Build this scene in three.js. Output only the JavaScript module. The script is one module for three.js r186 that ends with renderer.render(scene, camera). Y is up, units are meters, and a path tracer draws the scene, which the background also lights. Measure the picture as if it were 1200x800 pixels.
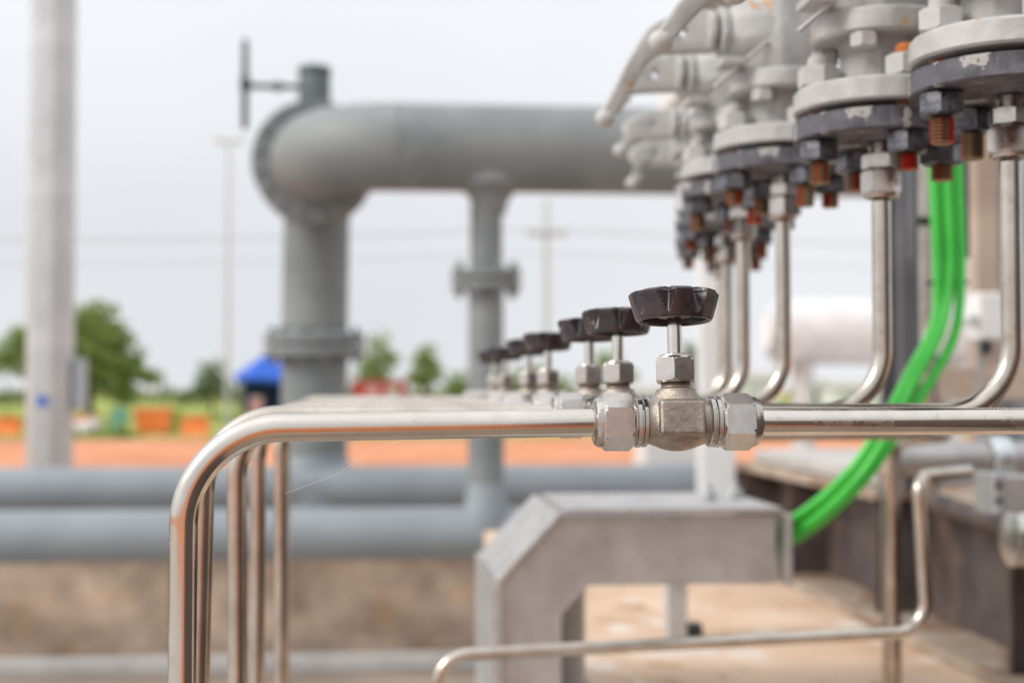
import * as THREE from 'three';
import { mergeGeometries, mergeVertices, toCreasedNormals } from 'three/addons/utils/BufferGeometryUtils.js';
import { RoundedBoxGeometry } from 'three/addons/geometries/RoundedBoxGeometry.js';
import { MarchingCubes } from 'three/addons/objects/MarchingCubes.js';

// ---------------------------------------------------------------- camera, sky, sun, exposure
const scene = new THREE.Scene();
const EYE = 1.9;                                   // eye height above the site, metres
const camera = new THREE.PerspectiveCamera(26.99, 1.5, 0.05, 1500);
camera.position.set(0, EYE, 0);
camera.lookAt(0.089571, EYE + 0.032975, -0.995434);
camera.focus = 0.657;
camera.userData.fStop = 7.2;

const renderer = new THREE.WebGLRenderer({ antialias: true });
renderer.toneMapping = THREE.LinearToneMapping;
renderer.toneMappingExposure = 1.25;
renderer.shadowMap.enabled = true;
renderer.shadowMap.type = THREE.PCFSoftShadowMap;
renderer.setSize(1024, 682);

let seed = 7;
const rnd = () => { seed = (seed * 1664525 + 1013904223) >>> 0; return seed / 4294967296; };
const rr = (a, b) => a + (b - a) * rnd();
// periodic value noise
const H = (x, y, s) => { let h = (x * 374761393 + y * 668265263 + s * 974634777) | 0; h = Math.imul(h ^ (h >>> 13), 1274126177); h ^= h >>> 16; return (h >>> 0) / 4294967295; };
function vnoise(u, v, p, s) {
  const x = u * p, y = v * p, x0 = Math.floor(x), y0 = Math.floor(y), fx = x - x0, fy = y - y0;
  const w = t => t * t * (3 - 2 * t), m = k => ((k % p) + p) % p;
  const a = H(m(x0), m(y0), s), b = H(m(x0 + 1), m(y0), s), c = H(m(x0), m(y0 + 1), s), d = H(m(x0 + 1), m(y0 + 1), s);
  return a + (b - a) * w(fx) + (c - a) * w(fy) + (a - b - c + d) * w(fx) * w(fy);
}
function fbm(u, v, p, oct, s) { let t = 0, a = 0.5, n = 0; for (let i = 0; i < oct; i++) { t += a * vnoise(u, v, p, s + i * 17); n += a; a *= 0.55; p *= 2; } return t / n; }
const srgb = x => { x = Math.min(1, Math.max(0, x)); return Math.round(255 * (x <= 0.0031308 ? 12.92 * x : 1.055 * Math.pow(x, 1 / 2.4) - 0.055)); };
function tex(size, f, colour) {
  const d = new Uint8Array(size * size * 4);
  for (let j = 0; j < size; j++) for (let i = 0; i < size; i++) {
    const c = f((i + 0.5) / size, (j + 0.5) / size), k = 4 * (j * size + i);
    if (colour) { d[k] = srgb(c[0]); d[k + 1] = srgb(c[1]); d[k + 2] = srgb(c[2]); }
    else d[k] = d[k + 1] = d[k + 2] = Math.round(255 * Math.min(1, Math.max(0, c)));
    d[k + 3] = 255;
  }
  const t = new THREE.DataTexture(d, size, size, THREE.RGBAFormat, THREE.UnsignedByteType);
  t.wrapS = t.wrapT = THREE.RepeatWrapping; t.magFilter = THREE.LinearFilter; t.minFilter = THREE.LinearMipmapLinearFilter; t.generateMipmaps = true;
  if (colour) t.colorSpace = THREE.SRGBColorSpace;
  t.needsUpdate = true;
  return t;
}

// overcast sky with thin, broken cloud; the brighter side is where the veiled sun stands
const SUN = new THREE.Vector3(-0.77, 0.62, 0.10).normalize();
{
  const W = 512, Hh = 256, d = new Float32Array(W * Hh * 4);
  for (let j = 0; j < Hh; j++) for (let i = 0; i < W; i++) {
    const u = (i + 0.5) / W, v = (j + 0.5) / Hh, el = (v - 0.5) * Math.PI, az = (u - 0.5) * 2 * Math.PI;
    const dir = new THREE.Vector3(Math.cos(el) * Math.cos(az), Math.sin(el), Math.cos(el) * Math.sin(az));
    const up = Math.max(0, dir.y), cl = fbm(u, v * 0.5, 10, 5, 3), band = fbm(u, (v * 3) % 1, 5, 4, 31);
    const glow = Math.pow(Math.max(0, dir.dot(SUN)), 6) * 0.55;
    const c = 0.68 + 0.11 * (cl - 0.5) * 2 + 0.08 * (band - 0.5) * 2 + glow + 0.5 * Math.pow(up, 1.6);   // overcast: brighter overhead than at the horizon
    const k = 4 * (j * W + i), bl = (1 - cl) * 0.05;
    d[k] = c * (0.985 - bl); d[k + 1] = c * (0.995 - bl * 0.35); d[k + 2] = c * (1.03); d[k + 3] = 1;
    if (dir.y < 0) { d[k] = c * 0.95; d[k + 1] = c * 0.975; d[k + 2] = c; }
  }
  const sky = new THREE.DataTexture(d, W, Hh, THREE.RGBAFormat, THREE.FloatType);
  sky.mapping = THREE.EquirectangularReflectionMapping; sky.magFilter = THREE.LinearFilter; sky.minFilter = THREE.LinearFilter; sky.needsUpdate = true;
  scene.background = sky; scene.environment = sky;
}
const sun = new THREE.DirectionalLight(new THREE.Color().setRGB(1, 0.93, 0.82), 1.5);
sun.position.copy(SUN).multiplyScalar(40); sun.target.position.set(0, 1, -5);
sun.castShadow = true; sun.shadow.radius = 34; sun.shadow.mapSize.set(2048, 2048);
Object.assign(sun.shadow.camera, { left: -22, right: 22, top: 22, bottom: -22, near: 1, far: 120 });
scene.add(sun, sun.target);

// ---------------------------------------------------------------- helpers
const V = (x, y, z) => new THREE.Vector3(x, y, z);
const used = {};
function numbered(n) { used[n] = (used[n] || 0) + 1; return used[n] === 1 ? n : n + '_' + String(used[n] - 1).padStart(3, '0'); }
function shade(o) { o.castShadow = o.receiveShadow = true; return o; }
function part(name, g, m, parent) { const o = shade(new THREE.Mesh(g, m)); o.name = name; parent.add(o); return o; }
function thing(name, label, category, pos = [0, 0, 0], group) {
  const o = new THREE.Group(); o.name = numbered(name); o.position.set(...pos); o.userData = { label, category };
  if (group) o.userData.group = group;
  scene.add(o); return o;
}
function solo(name, g, m, label, category, group) {
  const o = shade(new THREE.Mesh(g, m)); o.name = numbered(name); o.userData = { label, category }; if (group) o.userData.group = group; scene.add(o); return o;
}
function setting(name, g, m, kind = 'structure', label) { const o = shade(new THREE.Mesh(g, m)); o.name = name; o.userData = { kind }; if (label) o.userData.label = label; scene.add(o); return o; }
// box-projected uv in metres
function muv(g, s = 1) {
  const q = g.index ? g.toNonIndexed() : g; const p = q.attributes.position, uv = new Float32Array(p.count * 2);
  const a = V(), b = V(), c = V(), n = V();
  for (let i = 0; i < p.count; i += 3) {
    a.fromBufferAttribute(p, i); b.fromBufferAttribute(p, i + 1); c.fromBufferAttribute(p, i + 2);
    n.copy(b).sub(a).cross(c.clone().sub(a)); const x = Math.abs(n.x), y = Math.abs(n.y), z = Math.abs(n.z);
    [a, b, c].forEach((w, k) => { const t = x >= y && x >= z ? [w.z, w.y] : y >= z ? [w.x, w.z] : [w.x, w.y]; uv[2 * (i + k)] = t[0] * s; uv[2 * (i + k) + 1] = t[1] * s; });
  }
  q.setAttribute('uv', new THREE.BufferAttribute(uv, 2)); return q;
}
function box(w, h, d, x = 0, y = 0, z = 0, r = 0) { const g = r ? new RoundedBoxGeometry(w, h, d, 2, r) : new THREE.BoxGeometry(w, h, d); g.translate(x, y, z); return muv(g); }
function cyl(r0, r1, h, seg = 32, x = 0, y = 0, z = 0) { const g = new THREE.CylinderGeometry(r1, r0, h, seg); g.translate(x, y, z); return muv(g); }
function lathe(pts, seg = 48) { return muv(toCreasedNormals(new THREE.LatheGeometry(pts.map(p => new THREE.Vector2(p[0], p[1])), seg), 0.6)); }
function merge(...a) { return mergeGeometries(a.map(g => { const q = g.index ? g.toNonIndexed() : g.clone(); for (const k of Object.keys(q.attributes)) if (!['position', 'normal', 'uv'].includes(k)) q.deleteAttribute(k); return q; })); }
// hexagonal nut about y with turned chamfers; af = across flats
function hexNut(af, h, chamf = 0.12, hole = 0) {
  const R = af / Math.sqrt(3), s = new THREE.Shape();
  for (let i = 0; i < 6; i++) { const a = i * Math.PI / 3; i ? s.lineTo(R * Math.cos(a), R * Math.sin(a)) : s.moveTo(R, 0); }
  s.closePath();
  // rows of an intersection between the hexagon prism and a chamfer cone
  const N = 96, rows = [], cz = h * chamf;
  for (const [y, cap] of [[0, af / 2 * 0.96], [cz * 0.5, af / 2 * 1.07], [cz, R], [h - cz, R], [h - cz * 0.5, af / 2 * 1.07], [h, af / 2 * 0.96]]) rows.push([y, cap]);
  const pos = [], idx = [];
  const rad = t => { const m = ((t % (Math.PI / 3)) + Math.PI / 3) % (Math.PI / 3) - Math.PI / 6; return af / 2 / Math.cos(m); };
  for (const [y, cap] of rows) for (let i = 0; i < N; i++) { const t = i / N * 2 * Math.PI, r = Math.min(rad(t), cap); pos.push(r * Math.cos(t), y, r * Math.sin(t)); }
  for (let j = 0; j + 1 < rows.length; j++) for (let i = 0; i < N; i++) { const a = j * N + i, b = j * N + (i + 1) % N; idx.push(a, a + N, b, b, a + N, b + N); }
  const c0 = pos.length / 3; pos.push(0, 0, 0, 0, h, 0);
  const L = (rows.length - 1) * N;
  for (let i = 0; i < N; i++) { idx.push(c0, i, (i + 1) % N); idx.push(c0 + 1, L + (i + 1) % N, L + i); }
  let g = new THREE.BufferGeometry(); g.setAttribute('position', new THREE.Float32BufferAttribute(pos, 3)); g.setIndex(idx);
  return muv(toCreasedNormals(g, 0.2));
}
const rotX = (g, a) => { g.rotateX(a); return g; }, rotZ = (g, a) => { g.rotateZ(a); return g; }, rotY = (g, a) => { g.rotateY(a); return g; };
const mv = (g, x, y, z) => { g.translate(x, y, z); return g; };
// polyline with rounded corners -> points
function route(pts, R, n = 14) {
  const P = pts.map(p => V(...p)), out = [P[0].clone()];
  for (let i = 1; i + 1 < P.length; i++) {
    const a = P[i - 1].clone().sub(P[i]).normalize(), b = P[i + 1].clone().sub(P[i]).normalize(), ang = a.angleTo(b);
    const r = Array.isArray(R) ? R[i - 1] : R, d = r / Math.tan(ang / 2), s = P[i].clone().addScaledVector(a, d), bis = a.clone().add(b).normalize(), c = P[i].clone().addScaledVector(bis, r / Math.sin(ang / 2));
    const e = P[i].clone().addScaledVector(b, d), v0 = s.clone().sub(c), v1 = e.clone().sub(c), tot = v0.angleTo(v1), ax = v0.clone().cross(v1).normalize();
    for (let k = 0; k <= n; k++) out.push(c.clone().add(v0.clone().applyAxisAngle(ax, tot * k / n)));
  }
  out.push(P[P.length - 1].clone()); return out;
}
// circular (or tapered) sweep with capped ends, uv in metres
function sweep(P, rad, seg = 32, squash) {
  const n = P.length, pos = [], nor = [], uv = [], idx = []; let len = 0;
  const T = P.map((p, i) => (i === 0 ? P[1].clone().sub(p) : i === n - 1 ? p.clone().sub(P[i - 1]) : P[i + 1].clone().sub(p).normalize().add(p.clone().sub(P[i - 1]).normalize())).normalize());
  let u = Math.abs(T[0].y) < 0.9 ? V(0, 1, 0) : V(1, 0, 0); u.addScaledVector(T[0], -u.dot(T[0])).normalize();
  for (let i = 0; i < n; i++) {
    if (i) { len += P[i].distanceTo(P[i - 1]); u.addScaledVector(T[i], -u.dot(T[i])).normalize(); }
    const w = T[i].clone().cross(u), r = typeof rad === 'function' ? rad(i / (n - 1), len) : rad;
    for (let k = 0; k <= seg; k++) { const a = k / seg * 2 * Math.PI, d = u.clone().multiplyScalar(Math.cos(a)).addScaledVector(w, Math.sin(a)); pos.push(P[i].x + d.x * r, P[i].y + d.y * r, P[i].z + d.z * r); nor.push(d.x, d.y, d.z); uv.push(k / seg * 2 * Math.PI * r, len); }
  }
  const S = seg + 1;
  for (let i = 0; i + 1 < n; i++) for (let k = 0; k < seg; k++) { const a = i * S + k; idx.push(a, a + 1, a + S, a + 1, a + S + 1, a + S); }
  for (const [i, sg] of [[0, -1], [n - 1, 1]]) {
    const c = pos.length / 3, t = T[i]; pos.push(P[i].x, P[i].y, P[i].z); nor.push(t.x * sg, t.y * sg, t.z * sg); uv.push(0, 0);
    for (let k = 0; k <= seg; k++) { const j = i * S + k; pos.push(pos[3 * j], pos[3 * j + 1], pos[3 * j + 2]); nor.push(t.x * sg, t.y * sg, t.z * sg); uv.push(0.001 * k, 0.001); }
    for (let k = 0; k < seg; k++) sg > 0 ? idx.push(c, c + 1 + k, c + 2 + k) : idx.push(c, c + 2 + k, c + 1 + k);
  }
  const g = new THREE.BufferGeometry(); g.setAttribute('position', new THREE.Float32BufferAttribute(pos, 3)); g.setAttribute('normal', new THREE.Float32BufferAttribute(nor, 3)); g.setAttribute('uv', new THREE.Float32BufferAttribute(uv, 2)); g.setIndex(idx); return g;
}
const bar = (a, b, r, seg = 24) => sweep([V(...a), V(...b)], r, seg);
function plate(pts, t, bevel = 0.001) { // outline in x,y extruded along -z from z = 0
  const s = new THREE.Shape(); pts.forEach((p, i) => i ? s.lineTo(...p) : s.moveTo(...p)); s.closePath();
  const g = new THREE.ExtrudeGeometry(s, { depth: t - 2 * bevel, bevelEnabled: bevel > 0, bevelSize: bevel, bevelThickness: bevel, bevelSegments: 2, bevelOffset: -bevel }); g.translate(0, 0, -t + bevel); return muv(g);
}

// ---------------------------------------------------------------- materials
const grain = tex(512, (u, v) => 0.55 * fbm(u, v, 48, 4, 5) + 0.45 * H(Math.floor(u * 512), Math.floor(v * 512), 9));
const blotch = tex(512, (u, v) => fbm(u, v, 6, 6, 11));
const brush = tex(512, (u, v) => 0.5 * vnoise(u, 0.5, 256, 21) + 0.25 * fbm(u, v, 16, 4, 22) + 0.25 * vnoise(u, v * 0.1, 128, 23));
const rep = (t, x, y = x) => { const c = t.clone(); c.repeat.set(x, y); c.needsUpdate = true; return c; };
// two-tone colour textures: a, b linear colours mixed by noise; extra(u, v, c) may mark them
function mix2(a, b, p, oct, s, extra, size = 512, gain = 2.2) {
  return tex(size, (u, v) => { let t = (fbm(u, v, p, oct, s) - 0.5) * gain + 0.5; t = Math.min(1, Math.max(0, t)); let c = [0, 1, 2].map(k => a[k] + (b[k] - a[k]) * t); return extra ? extra(u, v, c) : c; }, true);
}
const std = o => { const { rgb, ...p } = o; const m = new THREE.MeshStandardMaterial(p); if (rgb) m.color.setRGB(...rgb); return m; };
const phy = o => { const { rgb, ...p } = o; const m = new THREE.MeshPhysicalMaterial(p); if (rgb) m.color.setRGB(...rgb); return m; };
const specks = (u, v, c) => { // stray dirt specks and water marks on drawn tube
  const n = vnoise(u, v, 120, 61), q = vnoise(u, v, 9, 62), s = vnoise(u, v, 40, 63);
  const k = n > 0.955 && q > 0.6 ? 0.5 : s > 0.9 && q > 0.66 ? 0.9 : 1; return [c[0] * k, c[1] * k * 0.985, c[2] * k * 0.96];
};
const M = {
  tube: std({ metalness: 1, roughness: 1, map: rep(mix2([0.58, 0.54, 0.495], [0.65, 0.615, 0.57], 8, 5, 41, specks, 1024), 9), roughnessMap: rep(tex(512, (u, v) => 0.055 + 0.12 * fbm(u, v, 10, 5, 43) + 0.04 * vnoise(u, 0.3, 128, 44) + (fbm(u, v, 7, 5, 45) > 0.58 ? 0.07 + 0.1 * vnoise(u + v * 0.6, v, 90, 46) : 0)), 11), bumpMap: rep(brush, 24, 10), bumpScale: 0.000025 }),
  satinTube: std({ metalness: 1, roughness: 1, map: rep(mix2([0.46, 0.415, 0.36], [0.58, 0.53, 0.475], 8, 5, 141, specks), 9), roughnessMap: rep(tex(256, (u, v) => 0.13 + 0.15 * fbm(u, v, 8, 5, 143)), 11), bumpMap: rep(brush, 24, 10), bumpScale: 0.00003 }),
  machined: std({ metalness: 1, roughness: 1, map: rep(mix2([0.47, 0.435, 0.40], [0.57, 0.535, 0.50], 10, 4, 47), 14), roughnessMap: rep(tex(256, (u, v) => 0.14 + 0.16 * fbm(u, v, 10, 5, 48)), 30), bumpMap: rep(grain, 40), bumpScale: 0.000015 }),
  cast: std({ metalness: 1, roughness: 1, map: rep(mix2([0.28, 0.235, 0.195], [0.45, 0.395, 0.34], 9, 5, 51), 22), roughnessMap: rep(tex(256, (u, v) => 0.26 + 0.2 * fbm(u, v, 16, 4, 52)), 40), bumpMap: rep(grain, 24), bumpScale: 0.00028 }),
  bakelite: phy({ rgb: [1, 1, 1], map: rep(mix2([0.026, 0.018, 0.021], [0.048, 0.033, 0.038], 12, 5, 55, (u, v, c) => vnoise(u, v, 150, 57) > 0.95 ? [0.2, 0.17, 0.15] : c), 18), roughness: 1, roughnessMap: rep(tex(256, (u, v) => 0.12 + 0.16 * fbm(u, v, 8, 5, 56)), 22), bumpMap: rep(grain, 12), bumpScale: 0.00006 }),
  blackPaint: std({ map: rep(mix2([0.03, 0.03, 0.037], [0.13, 0.128, 0.15], 10, 5, 65, (u, v, c) => { const w = fbm(u, v, 20, 4, 66); return w > 0.70 ? [0.36, 0.345, 0.33] : c; }), 5), roughness: 1, roughnessMap: rep(tex(256, (u, v) => 0.30 + 0.35 * fbm(u, v, 10, 5, 67)), 12), bumpMap: rep(blotch, 40, 14), bumpScale: 0.0011 }),
  blackNut: std({ metalness: 0.55, map: rep(mix2([0.035, 0.035, 0.042], [0.20, 0.20, 0.225], 10, 5, 68), 16), roughness: 0.3, bumpMap: rep(blotch, 30), bumpScale: 0.0006 }),
  greyPaint: std({ map: rep(mix2([0.34, 0.335, 0.325], [0.49, 0.485, 0.475], 6, 5, 71, (u, v, c) => { const w = fbm(u, v, 7, 5, 73); return w > 0.76 ? [0.5, 0.28, 0.13] : c; }), 6), roughness: 0.52, bumpMap: rep(blotch, 24), bumpScale: 0.0007 }),
  rustThread: std({ map: rep(mix2([0.11, 0.065, 0.04], [0.40, 0.28, 0.16], 8, 5, 76, (u, v, c) => { const w = fbm(u, v, 5, 4, 77); return w > 0.66 ? [0.40, 0.035, 0.025] : w > 0.635 ? [0.5, 0.15, 0.03] : c; }), 26), roughness: 0.55, metalness: 0.25, bumpMap: rep(grain, 30), bumpScale: 0.0003 }),
  redThread: std({ map: rep(mix2([0.13, 0.075, 0.045], [0.40, 0.27, 0.15], 8, 5, 176, (u, v, c) => { const w = fbm(u, v, 6, 4, 177); return w > 0.52 ? [0.42, 0.03, 0.022] : w > 0.5 ? [0.55, 0.17, 0.04] : c; }), 22), roughness: 0.45, metalness: 0.2, bumpMap: rep(grain, 30), bumpScale: 0.0003 }),
  orangeRust: std({ map: rep(mix2([0.5, 0.14, 0.03], [0.62, 0.26, 0.08], 8, 5, 78), 20), roughness: 0.8, bumpMap: rep(grain, 30), bumpScale: 0.0004 }),
  pipePaint: std({ map: rep(mix2([0.165, 0.185, 0.19], [0.25, 0.268, 0.268], 5, 6, 81, (u, v, c) => { const w = fbm(u, v, 9, 5, 82), k = w > 0.7 ? 1.15 : 1; return [c[0] * k, c[1] * k, c[2] * k]; }), 0.5), roughness: 0.5, bumpMap: rep(grain, 6), bumpScale: 0.0008 }),
  linePaint: std({ map: rep(mix2([0.225, 0.255, 0.28], [0.28, 0.31, 0.335], 5, 6, 83), 0.5), roughness: 0.48, bumpMap: rep(grain, 6), bumpScale: 0.0008 }),
  darkTeal: std({ map: rep(mix2([0.07, 0.1, 0.105], [0.11, 0.14, 0.145], 6, 5, 84), 2), roughness: 0.55 }),
  blackIron: std({ rgb: [0.035, 0.04, 0.045], roughness: 0.5, bumpMap: rep(grain, 6), bumpScale: 0.0005 }),
  galv: std({ metalness: 0.75, roughness: 1, map: rep(mix2([0.43, 0.41, 0.405], [0.53, 0.515, 0.51], 9, 5, 86, (u, v, c) => { const k = 0.92 + 0.22 * fbm(u, v, 4, 5, 87); return c.map(x => x * k); }), 4), roughnessMap: rep(tex(256, (u, v) => 0.36 + 0.22 * fbm(u, v, 8, 5, 88)), 6), bumpMap: rep(grain, 8), bumpScale: 0.0003 }),
  zinc: std({ metalness: 0.85, roughness: 0.33, map: rep(mix2([0.55, 0.58, 0.60], [0.7, 0.72, 0.73], 8, 5, 89), 8) }),
  beamSteel: std({ map: rep(mix2([0.028, 0.024, 0.025], [0.085, 0.066, 0.062], 7, 6, 91, (u, v, c) => { const g = Math.max(0, fbm(u, v, 6, 5, 92) - 0.5); return [c[0] + g * 0.25, c[1] + g * 0.14, c[2] + g * 0.09]; }), 1.6), roughness: 0.55, bumpMap: rep(blotch, 6), bumpScale: 0.001 }),
  dustySteel: std({ map: rep(mix2([0.30, 0.225, 0.165], [0.42, 0.34, 0.27], 8, 6, 93, (u, v, c) => { const w = fbm(u, v, 5, 5, 94); return w > 0.6 ? [0.24, 0.15, 0.1] : c; }), 1.6), roughness: 0.8, bumpMap: rep(grain, 6), bumpScale: 0.001 }),
  deck: std({ map: rep(mix2([0.56, 0.38, 0.255], [0.69, 0.51, 0.38], 5, 7, 95, (u, v, c) => { const w = fbm(u, v, 11, 5, 96); return w > 0.66 ? [0.68, 0.58, 0.50] : w < 0.31 ? [0.42, 0.27, 0.16] : c; }), 1.1), roughness: 0.85, bumpMap: rep(grain, 5), bumpScale: 0.0015 }),
  wall: std({ map: rep(mix2([0.40, 0.295, 0.22], [0.62, 0.48, 0.37], 8, 6, 97, (u, v, c) => { const w = fbm(u, v, 6, 6, 98), k = 0.5 + 1.0 * w, o = Math.max(0, vnoise(u, v, 14, 99) - 0.62); return [c[0] * k + o * 0.3, c[1] * k + o * 0.13, c[2] * k]; }, 1024, 3.0), 0.42), roughness: 0.9, bumpMap: rep(blotch, 2), bumpScale: 0.01 }),
  apron: std({ map: rep(mix2([0.26, 0.205, 0.165], [0.40, 0.32, 0.26], 5, 7, 99), 0.4), roughness: 0.9, bumpMap: rep(blotch, 2), bumpScale: 0.008 }),
  soil: std({ map: rep(mix2([0.50, 0.18, 0.08], [0.64, 0.265, 0.13], 6, 7, 101, (u, v, c) => { const w = fbm(u, v, 13, 5, 102); return w > 0.68 ? [0.62, 0.34, 0.2] : c; }, 1024), 0.05), roughness: 0.95, bumpMap: rep(blotch, 0.5), bumpScale: 0.03 }),
  grass: std({ map: rep(mix2([0.16, 0.22, 0.03], [0.34, 0.38, 0.06], 10, 6, 103, (u, v, c) => { const w = fbm(u, v, 6, 5, 104); return w > 0.66 ? [0.5, 0.42, 0.12] : c; }), 0.06), roughness: 0.95 }),
  concrete: std({ map: rep(mix2([0.42, 0.40, 0.38], [0.54, 0.52, 0.50], 6, 6, 105), 0.8), roughness: 0.85, bumpMap: rep(grain, 3), bumpScale: 0.002 }),
  paleConcrete: std({ map: rep(mix2([0.56, 0.545, 0.53], [0.68, 0.665, 0.65], 6, 6, 106), 0.8), roughness: 0.8, bumpMap: rep(grain, 3), bumpScale: 0.002 }),
  white: std({ map: rep(mix2([0.66, 0.66, 0.655], [0.78, 0.78, 0.775], 5, 6, 107), 0.6), roughness: 0.5 }),
  polePaint: std({ metalness: 0.55, map: rep(mix2([0.50, 0.52, 0.52], [0.64, 0.655, 0.65], 6, 6, 108), 0.8), roughness: 0.45 }),
  greenCable: phy({ map: rep(mix2([0.035, 0.48, 0.04], [0.06, 0.58, 0.065], 5, 4, 109), 6), roughness: 0.38, clearcoat: 0.25, clearcoatRoughness: 0.3 }),
  blackPlastic: std({ rgb: [0.018, 0.018, 0.02], roughness: 0.45 }),
  column: std({ map: rep(mix2([0.085, 0.085, 0.095], [0.13, 0.13, 0.14], 6, 5, 110), 2), roughness: 0.5 }),
  beige: std({ map: rep(mix2([0.36, 0.27, 0.21], [0.48, 0.38, 0.30], 6, 5, 111), 2), roughness: 0.7 }),
  blueGrey: std({ map: rep(mix2([0.36, 0.40, 0.44], [0.44, 0.48, 0.52], 6, 5, 112), 2), roughness: 0.5 }),
  tarpBlue: std({ map: rep(mix2([0.01, 0.08, 0.52], [0.02, 0.14, 0.66], 6, 5, 113), 0.4), roughness: 0.5 }),
  navy: std({ rgb: [0.012, 0.03, 0.11], roughness: 0.8 }),
  red: std({ map: rep(mix2([0.42, 0.04, 0.035], [0.55, 0.07, 0.06], 6, 5, 114), 0.4), roughness: 0.6 }),
  orange: std({ map: rep(mix2([0.75, 0.17, 0.03], [0.85, 0.25, 0.06], 6, 5, 115), 0.6), roughness: 0.55 }),
  teal: std({ rgb: [0.10, 0.30, 0.22], roughness: 0.6 }),
  pink: std({ rgb: [0.62, 0.32, 0.34], roughness: 0.8 }),
  bag: std({ map: rep(mix2([0.5, 0.46, 0.45], [0.66, 0.62, 0.6], 6, 5, 116), 1), roughness: 0.9 }),
  bark: std({ map: rep(mix2([0.07, 0.05, 0.035], [0.14, 0.10, 0.07], 8, 5, 117), 1), roughness: 0.95 }),
  leaf: [[0.12, 0.18, 0.03], [0.27, 0.35, 0.085], [0.17, 0.235, 0.085], [0.24, 0.32, 0.035]].map(c => phy({ rgb: c, roughness: 0.75, transmission: 0.35, thickness: 0, side: THREE.DoubleSide })),
  thread: std({ rgb: [0.8, 0.8, 0.78], roughness: 0.4 }),
  wire: std({ rgb: [0.10, 0.10, 0.11], roughness: 0.6 }),
  decalBlue: std({ rgb: [0.05, 0.16, 0.60], roughness: 0.5 }),
};

// ---------------------------------------------------------------- setting
{
  const flat = (x0, x1, z0, z1, y) => { const g = new THREE.PlaneGeometry(x1 - x0, z1 - z0); g.rotateX(-Math.PI / 2); g.translate((x0 + x1) / 2, y, (z0 + z1) / 2); return muv(g); };
  setting('ground', flat(-700, 700, -900, 500, 0), M.soil);
  setting('apron', box(60, 0.12, 12.6, 0, 0.0, -4.8), M.apron);
  setting('pavement', box(27, 0.13, 20, -14.3, 0.0, 3.2), M.concrete);
  setting('tank_pad', box(14, 0.14, 12, 11, 0, -28), M.concrete);
  setting('grass_field', flat(-160, 160, -420, -54, 0.02), M.grass);
  // concrete bund wall behind the pipes, cast in bays
  const w = thing('bund_wall', 'low stained tan concrete wall behind the grey pipes', 'wall', [0, 0, -9.75]);
  for (let i = 0; i < 4; i++) part('wall_bay', box(5.99, 1.06, 0.2, -10.4 + 6 * i, 0.53, 0, 0.006), M.wall, w);
  solo('pale_kerb', box(24, 0.1, 0.16, -2, 0.109, -9.45, 0.015), M.paleConcrete, 'pale concrete kerb along the foot of the tan wall', 'kerb');
}

// ---------------------------------------------------------------- big grey pipework behind
function pipeFlange(parent, R, r, t, bolts, m, axis, at, name = 'flange') {
  const orient = g => { if (axis === 'z') g.rotateX(Math.PI / 2); if (axis === 'x') g.rotateZ(Math.PI / 2); return mv(g, ...at); };
  const f = part(name, orient(lathe([[r, -t / 2], [R - 0.006, -t / 2], [R, -t / 2 + 0.006], [R, t / 2 - 0.006], [R - 0.006, t / 2], [r, t / 2]], 56)), m, parent);
  return f;
}
function flangeBolts(parent, Rb, len, n, br, m, axis, at) {
  for (let i = 0; i < n; i++) {
    const a = (i + 0.5) / n * 2 * Math.PI;
    const g = merge(cyl(br * 0.55, br * 0.55, len, 10), mv(hexNut(br * 1.9, br * 1.1), 0, len / 2 - br * 2.1, 0), mv(hexNut(br * 1.9, br * 1.1), 0, -len / 2 + br, 0));
    g.translate(Rb * Math.cos(a), 0, Rb * Math.sin(a));
    if (axis === 'z') g.rotateX(Math.PI / 2);
    part('bolt', mv(g, ...at), m, parent);
  }
}
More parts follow.
